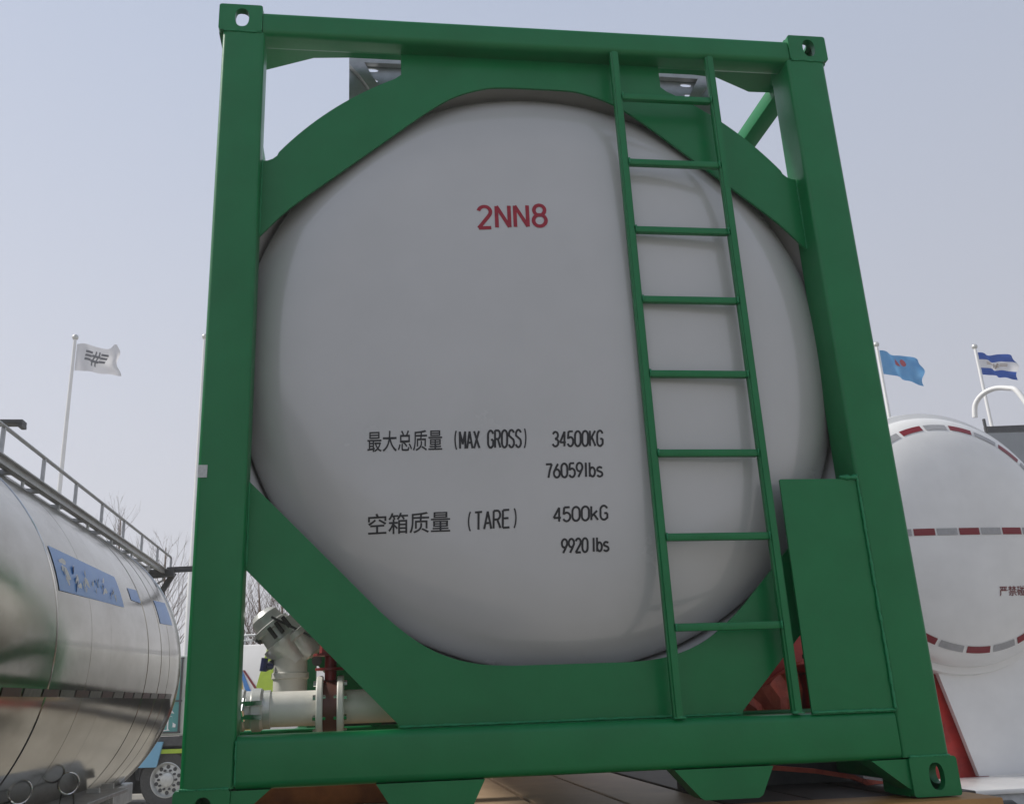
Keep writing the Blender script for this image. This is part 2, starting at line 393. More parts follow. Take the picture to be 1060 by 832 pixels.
# ladder
for xl in (1.535, 1.929):
    b = bx(xl-.0165, xl+.0165, -.004, .026, .2645, 2.7715)
    es = [e for e in b.edges if abs(e.verts[0].co.z-e.verts[1].co.z) > 1]
    bmesh.ops.bevel(b, geom=es, offset=.007, segments=3, affect='EDGES')
    lr = link('ladder_rail', b, GREEN, TC, smooth=True)
    link('weld_bead', bead(bmesh.new(), [(xl-.02, -.001, .2655), (xl+.02, -.001, .2655)], .005, .003), GREEN2, lr, smooth='all')
for z in (.541, .835, 1.125, 1.415, 1.702, 1.985, 2.273, 2.566):
    rg = link('ladder_rung', bx(1.552, 1.912, -.001, .023, z-.0125, z+.0125, bev=.004), GREEN, TC, smooth=True)
    for xq in (1.5525, 1.9115): link('weld_bead', bead(bmesh.new(), [(xq, -.002, z-.012), (xq, -.003, z+.013)], .0035), GREEN2, rg, smooth='all')
# sticker on the left post
link('post_sticker', bx(.019, .048, -.0035, -.0012, 1.047, 1.088), LABELM, TC)
# walkway brackets and panels on the roof
for xa, xb, sg in ((.488, .72, 1), (2.055, 1.80, -1)):
    br = bmesh.new(); lo_, hi_ = min(xa, xb), max(xa, xb)
    plate([[(lo_, 2.66), (hi_, 2.66), (hi_, 2.905), (lo_, 2.905)], oval(xa+sg*.096+(-.012 if sg < 0 else 0), 2.860, .050, .017), oval(xa+sg*.101, 2.808, .036, .015)], .300, .306, None, br)
    bk = link('walkway_bracket', br, GALV, TC)
    br = bmesh.new()
    P_ = [(0, 2.909), (.235, 2.909), (.235, 2.876), (.062, 2.874), (.10, 2.80), (.165, 2.70), (.112, 2.70), (.045, 2.81), (0, 2.862)]
    plate([[(xa+sg*px_, pz_) for px_, pz_ in P_]], .270, .298, None, br)
    link('bracket_angle', br, RAILM, bk)
    wk = bmesh.new()
    for k in range(6): bar(wk, (lo_+.015+k*(hi_-lo_)/5.4, .5, 2.893), (lo_+.015+k*(hi_-lo_)/5.4, 5.7, 2.893), .026, .02)
    for k in range(12): bar(wk, (lo_, .52+k*.46, 2.878), (hi_+.01, .52+k*.46, 2.878), .03, .01)
    link('walkway', wk, GALV, TC)
# discharge pipework low on the left, behind the end frame
def cyl(bm, a, b, r, n=28, mi=0): return tube(bm, [a, b], r, n, mi)
PY, PZ = .30, .333
pb = bmesh.new()
cyl(pb, (.235, PY, PZ), (.405, PY, PZ), .056, 36); cyl(pb, (.484, PY, PZ), (1.6, PY, PZ), .054, 36)
dp = link('discharge_pipe', pb, PIPE, TC, smooth=True)
for xf in (.395, .463):
    fb = revolve(bmesh.new(), [(.03, 0), (.098, 0), (.101, .004), (.101, .018), (.098, .022), (.03, .022)], 0, 0, 40)
    for v in fb.verts: v.co = Vector((xf+v.co.y, PY+v.co.x, PZ+v.co.z))
    fl = link('pipe_flange', fb, PIPE, TC, smooth=True)
    for k in range(8):
        a = 2*pi*(k+.5)/8; bb = bmesh.new()
        tube(bb, [(xf-.010, PY+.082*cos(a), PZ+.082*sin(a)), (xf+.032, PY+.082*cos(a), PZ+.082*sin(a))], .009, 6)
        link('bolt', bb, CHROME, fl, smooth=True)
vb = bmesh.new(); cyl(vb, (.4175, PY, PZ), (.4625, PY, PZ), .088, 40)
bv = link('butterfly_valve', vb, DBRN, TC, smooth=True)
sb = bmesh.new()
tube(sb, [(.44, PY, PZ+.08), (.44, PY, PZ+.17)], .02, 14); tube(sb, [(.44, PY, PZ+.118), (.44, PY, PZ+.126)], .052, 20)
tube(sb, [(.44, PY, PZ+.165), (.44, PY, PZ+.172)], .062, 6); bar(sb, (.39, PY-.02, PZ+.17), (.52, PY+.03, PZ+.17), .03, .006)
link('valve_stem', sb, BRED, bv, smooth=True)
sb = bmesh.new(); tube(sb, [(.44, PY-.02, PZ+.173), (.44, PY-.02, PZ+.225), (.44, PY-.02, PZ+.235)], [.040, .036, .022], 6)
link('valve_cap', sb, BRED, bv)
cb = revolve(bmesh.new(), [(.045, 0), (.062, 0), (.066, .008), (.066, .03), (.060, .036), (.060, .052), (.068, .058), (.068, .085), (.061, .093), (.061, .115), (.05, .118)], 0, 0, 40)
for v in cb.verts: v.co = Vector((.130+v.co.y, PY+v.co.x, PZ+v.co.z))
cp = link('hose_coupling', cb, ALU, TC, smooth=True)
lb = bmesh.new()
for s in (-1, 1): bar(lb, (.15, PY-.070, PZ+s*.02), (.225, PY-.078, PZ+s*.022), .012, .014)
tube(lb, [(.165, PY-.06, PZ-.03), (.162, PY-.085, PZ), (.165, PY-.06, PZ+.035)], .007, 8)
link('coupling_lever', lb, CHROME, cp, smooth=True)
# riser and relief valve behind the pipe
RX, RY = .292, .52
rb = bmesh.new(); tube(rb, [(RX, RY, .30), (RX, RY, .43), (RX, RY, .434), (RX, RY, .452), (RX, RY, .456), (RX, RY, .60)], [.06, .06, .066, .066, .06, .058], 32)
link('riser_pipe', rb, PIPE, TC, smooth=True)
def along(o_, d, L): return [tuple(Vector(o_)+Vector(d)*t) for t in L]
d = Vector((-.62, 0, .785)).normalized(); q = Vector((.785, 0, .62)).normalized()
ab = bmesh.new(); o1 = Vector((.302, RY, .515))
prof_a = [(-.03, .058), (.03, .066), (.05, .078), (.066, .078), (.07, .060), (.115, .058), (.12, .068), (.136, .068), (.14, .056), (.175, .052), (.192, .036)]
tube(ab, [o1+d*t for t, _ in prof_a], [r_ for _, r_ in prof_a], 28)
av = link('angle_valve', ab, ALU, TC, smooth=True)
ab = bmesh.new(); o2 = o1+q*.03+d*.03
prof_b = [(0, .045), (.02, .052), (.075, .055), (.08, .066), (.10, .066), (.104, .05), (.16, .05)]
d2 = Vector((-.10, 0, .99)).normalized()
tube(ab, [o1+Vector((.07, -.01, .00))+q*0+d*(t) for t, _ in prof_b], [r_ for _, r_ in prof_b], 28)
link('valve_body', ab, ALU, av, smooth=True)
ab = bmesh.new(); tube(ab, [o1+q*t for t in (.04, .14, .145, .16)], [.05, .048, .058, .058], 26)
tube(ab, [o1+q*t+Vector((0, 0, 0)) for t in (.16, .30)], .03, 20)
link('valve_branch', ab, PIPE, av, smooth=True)
ab = bmesh.new()
for s in (-.03, 0, .03): tube(ab, [o1+d*.08+q*(.02+s)+Vector((0, -.07, 0)), o1+d*.125+q*(.02+s)+Vector((0, -.07, 0))], .008, 6)
bar(ab, o1+q*.10+d*-.02+Vector((0, -.06, .0)), o1+q*.02+d*.15+Vector((0, -.065, 0)), .008, .008)
tube(ab, [o1+d*.02-q*.06, o1+d*.03-q*.105], .014, 8)
tube(ab, [o1+d*.13-q*.045, o1+d*.12-q*.075], .018, 10); tube(ab, [o1+q*.11+Vector((0,-.055,-.09)), o1+q*.11+Vector((0,-.085,-.095))], .018, 10)
link('valve_bolt_ring', ab, DARK, av, smooth=True)
# blue wing nut at the riser
ab = bmesh.new(); tube(ab, [(RX-.062, RY-.03, .475), (RX-.092, RY-.05, .482)], .010, 8); tube(ab, [(RX-.092, RY-.05, .46), (RX-.086, RY-.05, .505)], .012, 8)
link('drain_cock', ab, mat('cock_blue', (.05, .06, .16), .3, noise=(.03, .04, .1), nscale=30), TC, smooth=True)
# cross member behind and dark underside bracing
link('cross_member', bx(.11, W_-.11, .60, .68, .155, .262, bev=.006), GREEN, TC)
link('saddle_web', bx(.44, W_-.44, .72, .74, .262, .62), DARK, TC)
db = bmesh.new(); bar(db, (.36, .64, .56), (.62, .64, .27), .05, .07, side=(0, 1, 0)); link('diagonal_brace', db, GREEN, TC)

# writing on the dish: narrow single-stroke gothic letters that follow its curve
def _arc(cx, cy, rx, ry, a0, a1, n=10): return [(cx+rx*cos(radians(a0+(a1-a0)*k/n)), cy+ry*sin(radians(a0+(a1-a0)*k/n))) for k in range(n+1)]
_O = _arc(.5, .68, .5, .32, 0, 180, 12)+_arc(.5, .32, .5, .32, 180, 360, 12)+[(1, .68)]
GL = {
 '0': [_O], 'O': [_O],
 '2': [_arc(.5, .74, .48, .26, 165, -25, 12)+[(.80, .52), (.02, .0), (1, .0)]],
 '3': [_arc(.48, .76, .44, .24, 160, -90, 12)+[(.40, .52)], [(.40, .52), (.5, .52)]+_arc(.5, .26, .5, .26, 90, -160, 12)],
 '4': [[(.76, 0), (.76, 1), (.0, .27), (1, .27)]],
 '5': [[(.92, 1), (.16, 1), (.08, .53)]+_arc(.5, .31, .5, .31, 140, -155, 14)],
 '6': [[(.74, 1), (.38, .72), (.06, .42)], _arc(.5, .30, .5, .30, 0, 360, 20)],
 '7': [[(.0, 1), (1, 1), (.60, .5), (.36, .0)]],
 '8': [_arc(.5, .76, .43, .24, 0, 360, 20), _arc(.5, .27, .5, .27, 0, 360, 20)],
 '9': [_arc(.5, .70, .5, .30, 0, 360, 20), [(.94, .58), (.62, .28), (.26, .0)]],
 'K': [[(.03, 0), (.03, 1)], [(.95, 1), (.05, .38)], [(.36, .60), (1, 0)]],
 'G': [_arc(.5, .70, .48, .30, 20, 180, 12)+_arc(.5, .30, .48, .30, 180, 300, 9)+[(.98, .14), (.98, .46), (.55, .46)]],
 'M': [[(.0, 0), (.0, 1), (.5, .25), (1, 1), (1, 0)]],
 'A': [[(.0, 0), (.5, 1), (1, 0)], [(.17, .33), (.83, .33)]],
 'X': [[(.0, 0), (.95, 1)], [(.05, 1), (1, 0)]],
 'R': [[(.03, 0), (.03, 1), (.5, 1)]+_arc(.55, .75, .40, .25, 90, -90, 10)+[(.03, .5)], [(.55, .5), (1, 0)]],
 'S': [_arc(.5, .75, .46, .25, 20, 200, 12)+_arc(.5, .26, .48, .26, 50, -160, 14)],
 'T': [[(.0, 1), (1, 1)], [(.5, 1), (.5, 0)]],
 'E': [[(.95, 1), (.04, 1), (.04, 0), (1, 0)], [(.04, .53), (.85, .53)]],
 'N': [[(.0, 0), (.0, 1), (1, 0), (1, 1)]],
 'k': [[(.03, 0), (.03, 1)], [(.85, .66), (.05, .27)], [(.36, .44), (.95, 0)]],
 'l': [[(.3, 0), (.3, 1)]],
 'b': [[(.03, 0), (.03, 1)], _arc(.48, .33, .45, .32, 0, 360, 18)],
 's': [_arc(.45, .49, .42, .165, 25, 205, 10)+_arc(.45, .165, .45, .165, 55, -160, 12)],
 '(': [_arc(1.15, .5, .75, .75, 132, 228, 10)], ')': [_arc(-.15, .5, .75, .75, 48, -48, 10)],
}
def stroke_text(s, quad, surf, sw, off=.0012, gap=.30):
    bl, br, tl, tr = quad; bm = bmesh.new(); X = []; x = 0
    for c in s: X.append(x); x += (.62 if c == 'l' else 1)+gap if c != ' ' else (.55 if 'lbs' in s else 1.3)
    W = x-gap; k = 0
    for c, xo in zip(s, X):
        parts = []
        for st_ in GL.get(c, []):
            cur = [st_[0]]
            for i in range(1, len(st_)):
                cur.append(st_[i])
                if i < len(st_)-1:
                    ax, ay = (st_[i][0]-st_[i-1][0])*.4, st_[i][1]-st_[i-1][1]; bx_, by_ = (st_[i+1][0]-st_[i][0])*.4, st_[i+1][1]-st_[i][1]
                    if ax*bx_+ay*by_ < .35*math.hypot(ax, ay)*math.hypot(bx_, by_): parts.append(cur); cur = [st_[i]]
            parts.append(cur)
        for st_ in parts:
            P = []
            for (gx, gy) in st_:
                u, t = (xo+gx)/W, gy
                P.append(Vector(((bl[0]*(1-u)+br[0]*u)*(1-t)+(tl[0]*(1-u)+tr[0]*u)*t, (bl[1]*(1-u)+br[1]*u)*(1-t)+(tl[1]*(1-u)+tr[1]*u)*t)))
            k += 1; prev = None
            w_ = sw*(.7 if c in '()' else 1)
            for i, p in enumerate(P):
                closed = (P[0]-P[-1]).length < 1e-5
                a = P[i-1] if i else (P[-2] if closed else None); b = P[i+1] if i < len(P)-1 else (P[1] if closed else None)
                d1 = (p-a).normalized() if a is not None else (b-p).normalized(); d2 = (b-p).normalized() if b is not None else d1
                n1 = Vector((-d1.y, d1.x)); n2 = Vector((-d2.y, d2.x)); m_ = n1+n2
                m_ = m_.normalized() if m_.length > 1e-4 else n1
                L = min(1/max(m_.dot(n1), .3), 1.9)*w_/2
                q0, q1 = p+m_*L, p-m_*L
                v = []
                for q_ in (q0, q1):
                    pp, nn = surf(q_.x, q_.y); v.append(bm.verts.new(pp+nn*(off+(k % 6)*.00012)))
                if prev: bm.faces.new((prev[0], prev[1], v[1], v[0]))
                prev = v
    return bm
def write(name, s, tl, tr, bl, br, m, bold=0):
    if s[0] in '最空': b = text_bm(s, (bl, br, tl, tr), dish_surf, .0012, bold=bold)
    else:
        sw = .0140 if s == '2NN8' else .0070; s = s.replace('（', '(')
        h = sw/2; tl, tr, bl, br = (tl[0]+h, tl[1]-h), (tr[0]-h, tr[1]-h), (bl[0]+h, bl[1]+h), (br[0]-h, br[1]+h)
        b = stroke_text(s, (bl, br, tl, tr), dish_surf, sw, gap=.46 if s == '2NN8' else .30)
    return link(name, b, m, head)
#WRITES
write('size_code_marking', '2NN8', (0.9612, 2.09), (1.2307, 2.1037), (0.9602, 1.9845), (1.2287, 1.999), RED, 0.012)
write('gross_mass_marking', '最大总质量', (0.5599, 1.2173), (0.8135, 1.2199), (0.5599, 1.1453), (0.812, 1.1475), BLACK, 0.008)
write('gross_mass_marking', '（MAX GROSS)', (0.8454, 1.2145), (1.1123, 1.2211), (0.8454, 1.1487), (1.109, 1.153), BLACK, 0.0)
write('gross_mass_value', '34500KG', (1.1913, 1.2123), (1.3757, 1.2178), (1.1881, 1.1543), (1.3723, 1.1559), BLACK, 0.0)
write('gross_mass_value', '76059lbs', (1.1617, 1.0988), (1.3678, 1.1066), (1.1607, 1.0455), (1.3657, 1.0494), BLACK, 0.0)
write('tare_mass_marking', '空箱质量', (0.5624, 0.9378), (0.8342, 0.9421), (0.5625, 0.8692), (0.8327, 0.8717), BLACK, 0.008)
write('tare_mass_marking', '（TARE)', (0.8825, 0.9364), (1.0686, 0.948), (0.8809, 0.8724), (1.0659, 0.8819), BLACK, 0.0)
write('tare_mass_value', '4500kG', (1.1809, 0.9499), (1.3741, 0.9563), (1.1783, 0.8963), (1.3723, 0.9023), BLACK, 0.0)
write('tare_mass_value', '9920 lbs', (1.2038, 0.8445), (1.3723, 0.8503), (1.2012, 0.7919), (1.3707, 0.7973), BLACK, 0.0)

# ------------------------------------------------------------------ flatbed trailer that carries the container
TR = empty('flatbed_trailer', (0, 0, G), 'flatbed trailer under the green tank container, ochre edge beam and red steelwork', 'trailer')
for k in range(9):
    x0 = -.02+k*.29
    link('deck_plank', bx(x0, x0+.275, .13, 6.6, -.06, -.004-.002*(k % 2), bev=.004), DECKM if k < 6 else BROWN, TR)
link('deck_edge', bx(-.06, 2.535, -.06, .125, -.10, -.0045, bev=.006), OCHRE, TR, smooth=True)
link('cross_bearer', bx(-.02, .80, .66, .72, -.003, .105, bev=.006), RUSTO, TR, smooth=True)
link('underframe', bx(.5, 1.9, .1, 7.5, -.45, -.11, bev=.01), DRED, TR)
link('deck_bulkhead', bx(1.90, 2.44, .82, .84, -.003, .78), DRED, TR)
link('cross_bearer', bx(1.72, 2.44, .60, .64, -.003, .112), DARK, TR)
gb = bmesh.new()
bar(gb, (2.10, .80, .262), (2.36, .80, .398), .09, .10, side=(0, 1, 0))
plate([[(2.02, .16), (2.40, .16), (2.40, .36), (2.16, .30)]], .78, .80, None, gb)
link('gooseneck_rib', gb, SALM, TR)
gb = bmesh.new(); rn = random.Random(5); gg = []
for i in range(9):
    row = []
    for j in range(6):
        x_ = 2.03+i*.034; zt = .275+i*.0165
        row.append(gb.verts.new((x_, .735-.03*j/5+rn.uniform(-.022, .022), zt*(1-j/5)+.01+rn.uniform(-.008, .012))))
    gg.append(row)
for i in range(8):
    for j in range(5): gb.faces.new((gg[i][j], gg[i+1][j], gg[i+1][j+1], gg[i][j+1]))
link('crumpled_cover', gb, SALM, TR)
gb = bmesh.new()
box(gb, 2.315, 2.40, .68, .78, -.003, .395, bev=.008)
box(gb, 2.30, 2.41, .66, .80, .396, .430, bev=.008)
link('gooseneck_post', gb, DRED, TR, smooth=True)
gb = bmesh.new(); tube(gb, [(2.318, .66, .44), (2.318, .66, .52)], .014, 8); tube(gb, [(2.318, .655, .45), (2.318, .655, .466)], .026, 6)
link('hydraulic_hose', gb, RUBBER, TR, smooth=True)
mg = bmesh.new(); P = [(2.02, .068), (2.20, .048), (2.34, .022), (2.40, -.003), (2.455, -.05)]
for (a, b) in zip(P, P[1:]): bar(mg, (a[0], .50, a[1]), (b[0], .50, b[1]), .016, .034, side=(0, 0, 1))
for k in range(4): bar(mg, (2.36+k*.022, .46, .010-k*.012), (2.43+k*.018, .44, -.045), .010, .014, side=(0, 1, 0))
plate([[(2.38, .015), (2.47, .0), (2.475, -.055), (2.44, -.058)]], .475, .49, None, mg)
link('mudguard', mg, SALM, TR)
link('added_dark_panel', bx(-.05, -.02, .4, 4.4, -1.15, -.12, bev=.006), DARK, TR)  # unseen panel added to give the steel tanker something dark to reflect
link('added_dark_box', bx(-.045, .5, .5, 1.9, -.95, -.13, bev=.02), DARK, TR, smooth=True)  # unseen box, likewise added to darken the steel tanker's reflections
link('side_lashing_rail', bx(2.46, 2.52, .13, 6.5, -.10, -.03, bev=.005), DARK, TR)
for yy in (4.9, 6.1):
    for xx in (.12, 2.02):
        wm = revolve(bmesh.new(), [(.0, -.01), (.18, -.01), (.28, .02), (.30, .0), (.48, .0), (.50, .03), (.50, .25), (.48, .28), (.30, .28)], 0, 0, 40)
        for v in wm.verts: v.co = Vector((xx+v.co.y, yy+v.co.x, -.95+v.co.z))
        link('wheel', wm, RUBBER, TR, smooth=True)

# ------------------------------------------------------------------ polished tanker on the left
XC, ZC, RT_ = -2.3, 2.14, 1.25
LT = empty('silo_tanker', (XC, 2.5, 0), 'polished stainless steel tanker with roof walkway and blue graphics, left of the green container', 'tanker truck')
def lt(name, bm, m, **k):
    for v in bm.verts: v.co -= Vector((XC, 2.5, 0))
    return link(name, bm, m, LT, **k)
prof = [(.0, -3.4), (.8, -3.3), (1.15, -3.1), (RT_, -2.85)]
y = -2.8
while y < 5.9: prof.append((RT_+.0012*sin(y*2.3), y)); y += .25
prof += [(RT_, 5.98), (RT_-.012, 6.03), (1.20, 6.16), (1.10, 6.30), (.9, 6.42), (.5, 6.52), (0, 6.55)]
lt('tank_shell', revolve(bmesh.new(), prof, XC, ZC, 144), STEEL, smooth='all')
for ys in (-.2, 2.30, 2.98, 3.45, 4.6, 5.1, 5.45, 5.98):
    sw = .009 if ys in (2.30, 5.98) else .0025
    b = revolve(bmesh.new(), [(RT_-.01, ys-sw), (RT_+.001, ys-sw*.7), (RT_+(.0035 if sw > .005 else .0015), ys), (RT_+.001, ys+sw*.7), (RT_-.01, ys+sw)], XC, ZC, 144)
    lt('shell_seam', b, CHROME if ys in (2.30, 5.98) else STEEL, smooth='all')
def onshell(yv, deg, off=.004): a = radians(deg); return Vector((XC+(RT_+off)*cos(a), yv, ZC+(RT_+off)*sin(a)))
def shell_patch(y0, y1, a00, a01, a10, a11, m, off=.005, name='graphic_panel', n=16, sk_=0):
    bm = bmesh.new(); g = []
    for i in range(n+1):
        u = i/n; lo = a00*(1-u)+a01*u; hi = a10*(1-u)+a11*u
        g.append([bm.verts.new(onshell(y0+(y1-y0)*u+sk_*(j/8), lo+(hi-lo)*j/8, off*.5)) for j in range(9)])
    for i in range(n):
        for j in range(8): bm.faces.new((g[i][j], g[i+1][j], g[i+1][j+1], g[i][j+1]))
    return lt(name, bm, m, smooth='all')
shell_patch(2.37, 3.90, 13.5, 16.0, 25.5, 26.5, BLUE)
shell_patch(4.22, 4.56, 20.0, 20.5, 24.5, 25.5, BLUE)
shell_patch(5.18, 5.74, 15.5, 16.7, 24.8, 26.5, BLUE)
st = bmesh.new()
random.seed(3)
SILV = mat('graphic_white', (.75, .78, .80), .4, noise=(.65, .7, .74), nscale=20)
for k in range(6):                 # brush-like strokes of the lettering on the blue panel
    y0 = 2.46+k*.215; a0 = 22.6-.1*k
    for _ in range(6):
        ya, yb = random.uniform(0, .17), random.uniform(0, .17); aa = a0-random.uniform(0, 5.5); ab_ = aa-random.uniform(-1.2, 3.0)
        p = [onshell(y0+ya+(yb-ya)*t, aa+(ab_-aa)*t+random.uniform(-.2, .2), .0055) for t in (0, .3, .6, 1)]
        w_ = random.uniform(.014, .028); v_ = [(st.verts.new(q_+Vector((0, 0, w_*m_))), st.verts.new(q_-Vector((0, 0, w_*m_)))) for q_, m_ in zip(p, (.4, 1, .9, .1))]
        for a_, b_ in zip(v_, v_[1:]): st.faces.new((a_[0], a_[1], b_[1], b_[0]))
lt('graphic_lettering', st, SILV)
REFL_RED = mat('painted_reflection_red', (.10, .03, .025), .35, noise=(.07, .03, .03), nscale=30); REFL_GREY = mat('painted_reflection_grey', (.20, .19, .17), .35, noise=(.12, .12, .11), nscale=30)  # muted colours for the tape reflection painted on the steel shell
for k in range(25):                # reflection of a tape band, painted as muted patches along the flank
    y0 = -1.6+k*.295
    shell_patch(y0, y0+.26, -12.2, -12.2, -10.4, -10.4, REFL_RED if k % 2 else REFL_GREY, .006, 'tape_and_reflection', 3)
# roof walkway with low rail on the near shoulder
wk = bmesh.new(); WX0, WX1, WZ = -1.84, -1.61, 3.26
for xx in (WX0, WX1): bar(wk, (xx, -2, WZ), (xx, 8.15, WZ), .03, .05)
k = -1.9
while k < 8.15: bar(wk, (WX0, k, WZ), (WX1, k, WZ), .035, .03); k += .55
for xx in (WX0+.07, WX0+.16, WX0+.25): bar(wk, (xx, -2, WZ+.017), (xx, 8.15, WZ+.017), .045, .008)
lt('walkway', wk, RAILM)
pw = bmesh.new(); plate([[(-2, 0), (2.9, 0), (2.9, 1), (-2, 1)]], 0, .006, None, pw)
for v in pw.verts: v.co = Vector((WX0+.02+v.co.z*(WX1-WX0-.04), v.co.x, WZ+.026+v.co.y))
lt('walkway_tread', pw, RAILM)
for i in range(14):
    yv = 8.15-i*.775
    if yv < -2.2: break
    b = bmesh.new(); bar(b, (WX1, yv, WZ+.02), (WX1, yv, WZ+.20), .022, .022); lt('rail_post', b, RAILM)
    b = bmesh.new(); tube(b, [(WX1-.02, yv-.3, WZ-.02), (WX1-.02, yv-.3, WZ-.09), (WX1-.10, yv-.3, WZ-.14), (WX1-.18, yv-.3, WZ-.15)], .012, 8); lt('walkway_strut', b, GALV, smooth=True)
b = bmesh.new(); tube(b, [(WX1, -2.2, WZ+.21), (WX1, 8.10, WZ+.21), (WX1, 8.15, WZ+.20), (WX1, 8.152, WZ+.02)], .013, 8); lt('handrail', b, RAILM, smooth=True)
# folding arm at the far end of the walkway and hatch lid at its near end
b = bmesh.new(); bar(b, (-1.60, 7.9, WZ+.03), (-.70, 7.95, WZ+.065), .05, .06); bar(b, (-1.52, 7.9, WZ-.0), (-1.66, 7.9, WZ-.24), .05, .06); bar(b, (-1.80, 7.8, WZ-.03), (-1.50, 7.8, WZ-.01), .08, .09)
lt('folding_arm', b, DARK)
b = bx(-2.95, -1.955, 3.98, 4.08, 3.862, 3.895, bev=.006); box(b, -1.99, -1.955, 3.98, 4.08, 3.84, 3.8615); box(b, -2.5, -2.44, 4.0, 4.06, 3.42, 3.8615)
lt('hatch_lid', b, DARK)
# end cone details, chassis and rope rings
lt('chassis_rail', bx(-1.62, -1.44, -2, 6.2, 1.02, 1.18, bev=.01), GALV, smooth=True)
lt('side_shelf', bx(-1.44, -1.13, 1.6, 4.6, 1.225, 1.25, bev=.004), GALV)
def hook(x, y, z):
    b = bmesh.new(); n = 24
    pts = [(x, y+.062*sin(2*pi*k/n), z+.062*cos(2*pi*k/n)) for k in range(n+1)]
    pts = [(x+.062*sin(2*pi*k/n)*.9, y+.062*sin(2*pi*k/n)*.3, z+.062*cos(2*pi*k/n)) for k in range(n+1)]
    tube(b, pts, .0065, 8)
    for s in (-1, 1): tube(b, [(x+s*.035, y, z-.055), (x+s*.042, y, 1.25)], .006, 6)
    lt('rope_ring', b, CHROME, smooth=True)
hook(-1.24, 3.45, 1.375); hook(-1.30, 2.75, 1.39)
for s in (0, 1):
    b = bmesh.new()
    for q_ in (-.09, 0, .09): bar(b, (-1.30+q_, 4.3+s*.4, .1), (-1.30+q_*.3, 4.3+s*.4, 1.28), .03, .03)
    bar(b, (-1.40, 4.3+s*.4, .55), (-1.20, 4.3+s*.4, .6), .02, .03); bar(b, (-1.42, 4.3+s*.4, .95), (-1.18, 4.3+s*.4, .9), .02, .03)
    lt('landing_leg', b, WPAINT)
def wheel_bm(xx, yy, zz, rr=.52, wd=.28, ax='x', sgn=1):
    t_ = revolve(bmesh.new(), [(rr*.60, .0), (rr*.66, -.012), (rr*.92, -.012), (rr*.985, .02), (rr, .05), (rr, wd-.05), (rr*.985, wd-.02), (rr*.92, wd), (rr*.6, wd)], 0, 0, 48)
    h_ = revolve(bmesh.new(), [(rr*.60, .0), (rr*.57, -.008), (rr*.53, .02), (rr*.50, .07), (rr*.26, .05), (rr*.24, .02), (rr*.15, .0), (0, -.005)], 0, 0, 48)
    n_ = bmesh.new()
    for k in range(10):
        a = 2*pi*k/10; tube(n_, [(rr*.32*cos(a), .01, rr*.32*sin(a)), (rr*.32*cos(a), .06, rr*.32*sin(a))], .022, 6)
        a += pi/10; tube(n_, [(rr*.43*cos(a), .055, rr*.43*sin(a)), (rr*.43*cos(a), .068, rr*.43*sin(a))], .036, 10, mi=1)
    for b in (t_, h_, n_):
        for v in b.verts:
            x_, y_, z_ = v.co
            v.co = Vector((xx+x_, yy+y_*sgn, zz+z_)) if ax == 'y' else Vector((xx+y_*sgn, yy+x_, zz+z_))
    return t_, h_, n_
for yy in (-1.2, .2, 1.6):
    t_, h_, n_ = wheel_bm(-1.12, yy, .5, sgn=-1)
    wo = lt('wheel', t_, RUBBER, smooth=True)
    for v in h_.verts: v.co -= Vector((XC, 2.5, 0))
    link('rim', h_, GALV, wo, smooth=True)
    for v in n_.verts: v.co -= Vector((XC, 2.5, 0))
    link('wheel_nuts', n_, (DARK, DARK), wo)

# ------------------------------------------------------------------ white tanker on the right
RX_, RZ_, RY_ = 5.16, 2.87, 3.5; RR = .985
RTK = empty('tanker_trailer', (RX_, RY_, 0), 'white tanker with domed rear and arcs of reflective tape, right of the green container', 'tanker truck')
def rt(name, bm, m, par=None, **k):
    for v in bm.verts: v.co -= Vector((RX_, RY_, 0))
    return link(name, bm, m, par or RTK, **k)
def rdish(r):
    t = min(1, r/RR); return RY_-.02-.30*sqrt(max(0, 1-t**2.6))+.32
pr = [(RR*sin(pi/2*k/32), rdish(RR*sin(pi/2*k/32))) for k in range(33)]
rt('tank_end', revolve(bmesh.new(), pr, RX_, RZ_, 112), WPAINT, smooth='all')
rt('tank_shell', revolve(bmesh.new(), [(RR, RY_+.301), (RR+.05, RY_+.32), (RR+.06, RY_+.36), (RR+.06, 11.5), (.6, 11.8), (0, 11.9)], RX_, RZ_, 112), WPAINT, smooth=True)
def rsurf(x, z):
    r = math.hypot(x-RX_, z-RZ_); y = rdish(r); e = 1e-3; g = (rdish(r+e)-y)/e
    return Vector((x, y, z)), Vector((g*(x-RX_)/max(r, 1e-5), -1, g*(z-RZ_)/max(r, 1e-5))).normalized()
def tape(fn, m, name='tape_and_reflection', n=8):  # real tape here; its object name is shared with the steel tanker's painted reflection
    bm = bmesh.new(); g = []
    for i in range(n+1):
        a, b = fn(i/n); pa, na = rsurf(*a); pb_, nb = rsurf(*b); g.append((bm.verts.new(pa+na*.004), bm.verts.new(pb_+nb*.004)))
    for i in range(n): bm.faces.new((g[i][0], g[i+1][0], g[i+1][1], g[i][1]))
    rt(name, bm, m)
cols = [TAPER, TAPEW]
for k in range(11):
    for sg in (1, -1):
        a0 = radians(sg*90+sg*(5.5-k)*14.2); a1 = a0-sg*radians(12.4)
        def fn(u, a0=a0, a1=a1):
            a = a0+(a1-a0)*u
            return (RX_+.842*cos(a), RZ_+.842*sin(a)), (RX_+.888*cos(a), RZ_+.888*sin(a))
        tape(fn, cols[(k+(sg < 0)) % 2])
for k in range(9):
    x0 = RX_-.80+k*.18
    tape(lambda u, x0=x0: ((x0+.165*u, RZ_-.026), (x0+.165*u, RZ_+.026)), cols[k % 2])
